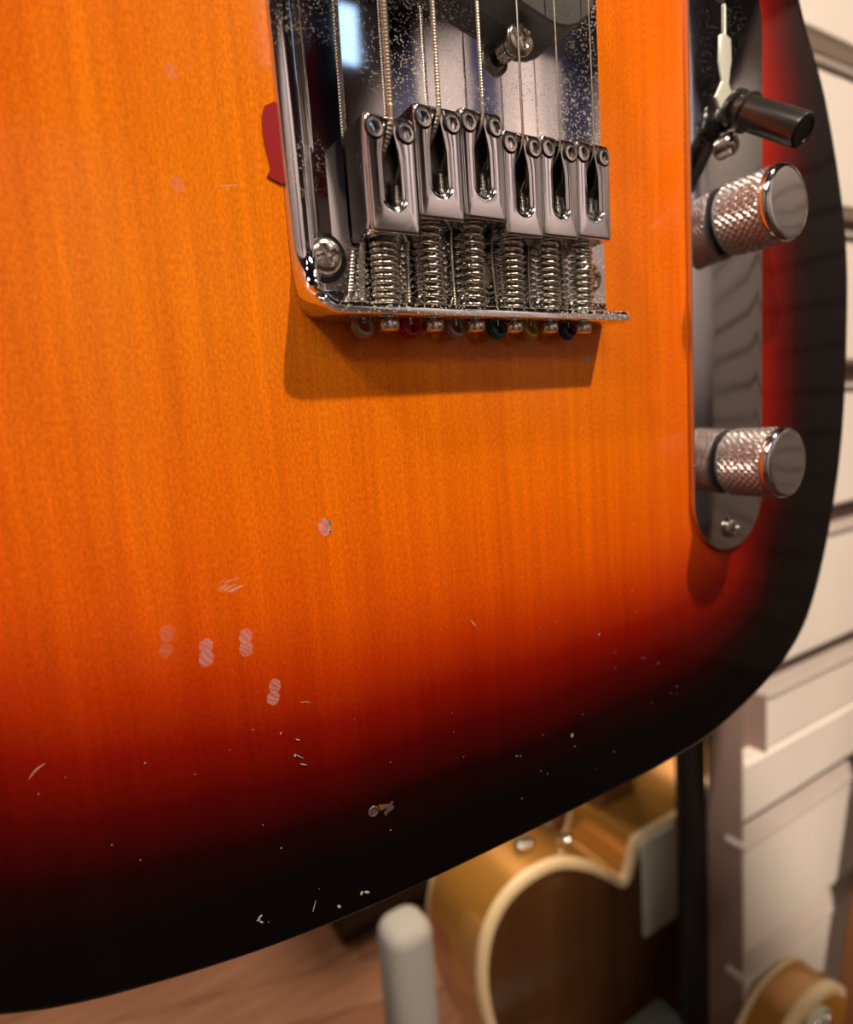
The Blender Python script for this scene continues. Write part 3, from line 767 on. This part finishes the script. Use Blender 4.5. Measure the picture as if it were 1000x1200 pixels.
# here the back looks at the camera: 'front' z is the nearer one
lathe_body('', o2, -337, -252, G2, M['goldtop'], M['brownback'], M['goldside'], bind=7)
b = MB(); b.prism(rrect(416, 466, -490, -392, 6), -253, -250.3, .8); o = b.build('cover_plate', M['cream'], G2, angle=40); o['label'] = 'pale cream plate'
b = MB(); b.prism(rrect(418, 470, -387, 60, 6), -332, -300, 6); b.build('neck', M['mahogany'], G2, angle=40)
b = MB(); b.prism(spline([(416,58),(472,58),(486,120),(480,220),(408,220),(402,120)], 6), -330, -312); b.build('headstock', M['mahogany'], G2, angle=40)
for sx in (400, 488):
    for k in range(3):
        b = MB(); b.lathe([(8,0),(8,4),(4,5),(4,12)], (sx, 95+45*k, -321), (1 if sx > 440 else -1, 0, 0), 14); b.build('tuner', M['steel'], G2, angle=40)

for x, y in ((302, -365), (309, -366.5), (352, -382)):
    b = MB(); b.lathe([(3,-2),(3,3),(5.5,4.5),(6,7),(4,9)], (x, y, -279), (.25 if x > 330 else 0, 1, 0), 18); b.build('side_button', M['steel'], G2, angle=40)

# stand that carries it
ST = thing('guitar_stand', 'pale grey padded upright of a floor stand left of the gold guitar', 'stand', (.196, .3, 0))
def stbox(nm, x0, x1, y0, y1, z0, z1, material, r=6, bev=.004):
    b = MB(); b.prism(rrect((x0-.196)*1000, (x1-.196)*1000, (y0-.3)*1000, (y1-.3)*1000, r, 4), z0*1000, z1*1000, bev*1000)
    return b.build(nm, material, ST, angle=45, conv=lambda p: (p[0]/1000, p[1]/1000, p[2]/1000))
stbox('padded_arm', .174, .214, .275, .315, .03, H-.386, M['pad'], 15, .012)
stbox('foot', .10, .70, .22, .42, 0, .03, M['postblack'])
stbox('cradle', .20, .68, .25, .345, .29, .315, M['pad'], 8, .006)
stbox('leg', .44, .48, .28, .32, .03, .29, M['postblack'])

# gold solid-body guitar on the slatted wall, bottom right
LPO = [(-28,0),(-60,8),(-100,-6),(-124,-42),(-128,-85),(-114,-138),(-110,-168),(-126,-215),(-155,-262),(-166,-315),(-155,-370),(-115,-415),(-50,-438),(0,-441),(50,-438),(115,-415),(155,-370),(166,-315),(155,-260),(126,-210),(112,-165),(118,-130),(128,-95),(121,-58),(100,-35),(70,-48),(46,-76),(30,-84),(28,-40)]
def solid_gold(label, loc, name='gold_guitar'):
    g = guitar_from(name, label, loc)
    o = ccw(spline(LPO, 7)); Z = 12.0
    lathe_body('', o, -26, 10, g, M['brownback'], M['goldtop'], M['goldside'], bind=7)
    b = MB(); b.prism(rrect(-26, 26, -60, 440, 4), 4, 34, 5); b.build('neck', M['mahogany'], g, angle=40)
    b = MB(); b.prism(rrect(-25, 25, -62, 440, 3), 34, 38, 1); b.build('fretboard', M['rosewood'], g, angle=40)
    b = MB(); b.prism(spline([(-24,438),(24,438),(40,480),(36,590),(0,600),(-36,590),(-40,480)], 6), 8, 24); b.build('headstock', M['black'], g, angle=40)
    sx, sy = -70, -22
    sw = MB(); sw.lathe([(20, 0), (20, 1.5), (18.5, 2.5), (8, 2.6)], (sx,sy,Z-2), (0,0,1), 40); s_ = sw.build('switch_ring', M['cream'], g, angle=40)
    b = MB(); b.lathe([(9,0),(9,3),(7,4),(4.5,4.5),(4.5,10),(2.5,10.5),(2.0,20),(4.2,23),(4.2,27),(2,30)], (sx,sy,Z), (.15,-.1,1), 24); b.build('toggle_switch', M['screw'], s_, angle=40)
    b = MB()
    for k in range(6):
        a = k*1.047; b.lathe([(3.4,0),(3.4,3),(2.2,4.6)], (sx+14*math.cos(a), sy+14*math.sin(a), Z), (0,0,1), 14)
    b.build('screw_cluster', M['screw'], s_, angle=40)
    for y in (-110, -205):
        b = MB(); b.prism(rrect(-44, 44, y-21, y+21, 4), Z-1.5, Z+4); pr_ = b.build('pickup_ring', M['cream'], g)
        b = MB(); b.prism(rrect(-35, 35, y-17, y+17, 4), Z+4, Z+11, 2); b.build('pickup_cover', M['saddle'], pr_, angle=40)
    b = MB(); b.prism(rrect(-40, 40, -262, -246, 7), Z-1, Z+16, 3); b.build('bridge', M['saddle'], g, angle=40)
    b = MB(); b.prism(rrect(-45, 45, -305, -291, 7), Z-1, Z+16, 3); b.build('tailpiece', M['saddle'], g, angle=40)
    for x, y in ((85,-275),(110,-330),(130,-285),(95,-375)):
        b = MB(); b.lathe([(12,0),(12,5),(9,12),(8,14)], (x, y, Z-2), (0,0,1), 24); b.build('control_knob', M['knob'], g, angle=40)
    return g
g1 = solid_gold('amber gold solid-body guitar with a toggle switch, hung low on the slatted wall', (.516, .121, .725))
g1.rotation_euler.y = math.radians(14)
g3 = solid_gold('gold solid-body guitar facing out, farthest back, glimpsed above the brown-backed guitar', (.56, .52, H-.43), 'gold_guitar')
# wall hook that carries the low gold guitar, and the plinth under the far one
CB = thing('cabinet', 'dark brown low cabinet standing on the wood floor in the background', 'cabinet', (.9, 1.5, 0))
def cbox(nm, x0, x1, y0, y1, z0, z1, material):
    b = MB(); b.prism(rrect((x0-.9)*1000, (x1-.9)*1000, (y0-1.5)*1000, (y1-1.5)*1000, 4, 2), z0*1000, z1*1000, 3)
    return b.build(nm, material, CB, angle=40, conv=lambda p: (p[0]/1000, p[1]/1000, p[2]/1000))
cbox('carcass', .44, 1.5, 1.145, 1.63, .06, .62, M['cabinet'])
cbox('plinth', .45, 1.49, 1.16, 1.62, .008, .06, M['cabinet'])
for x in (.445, .972):
    d = cbox('door', x, x+.52, 1.127, 1.145, .07, .61, M['cabinet'])
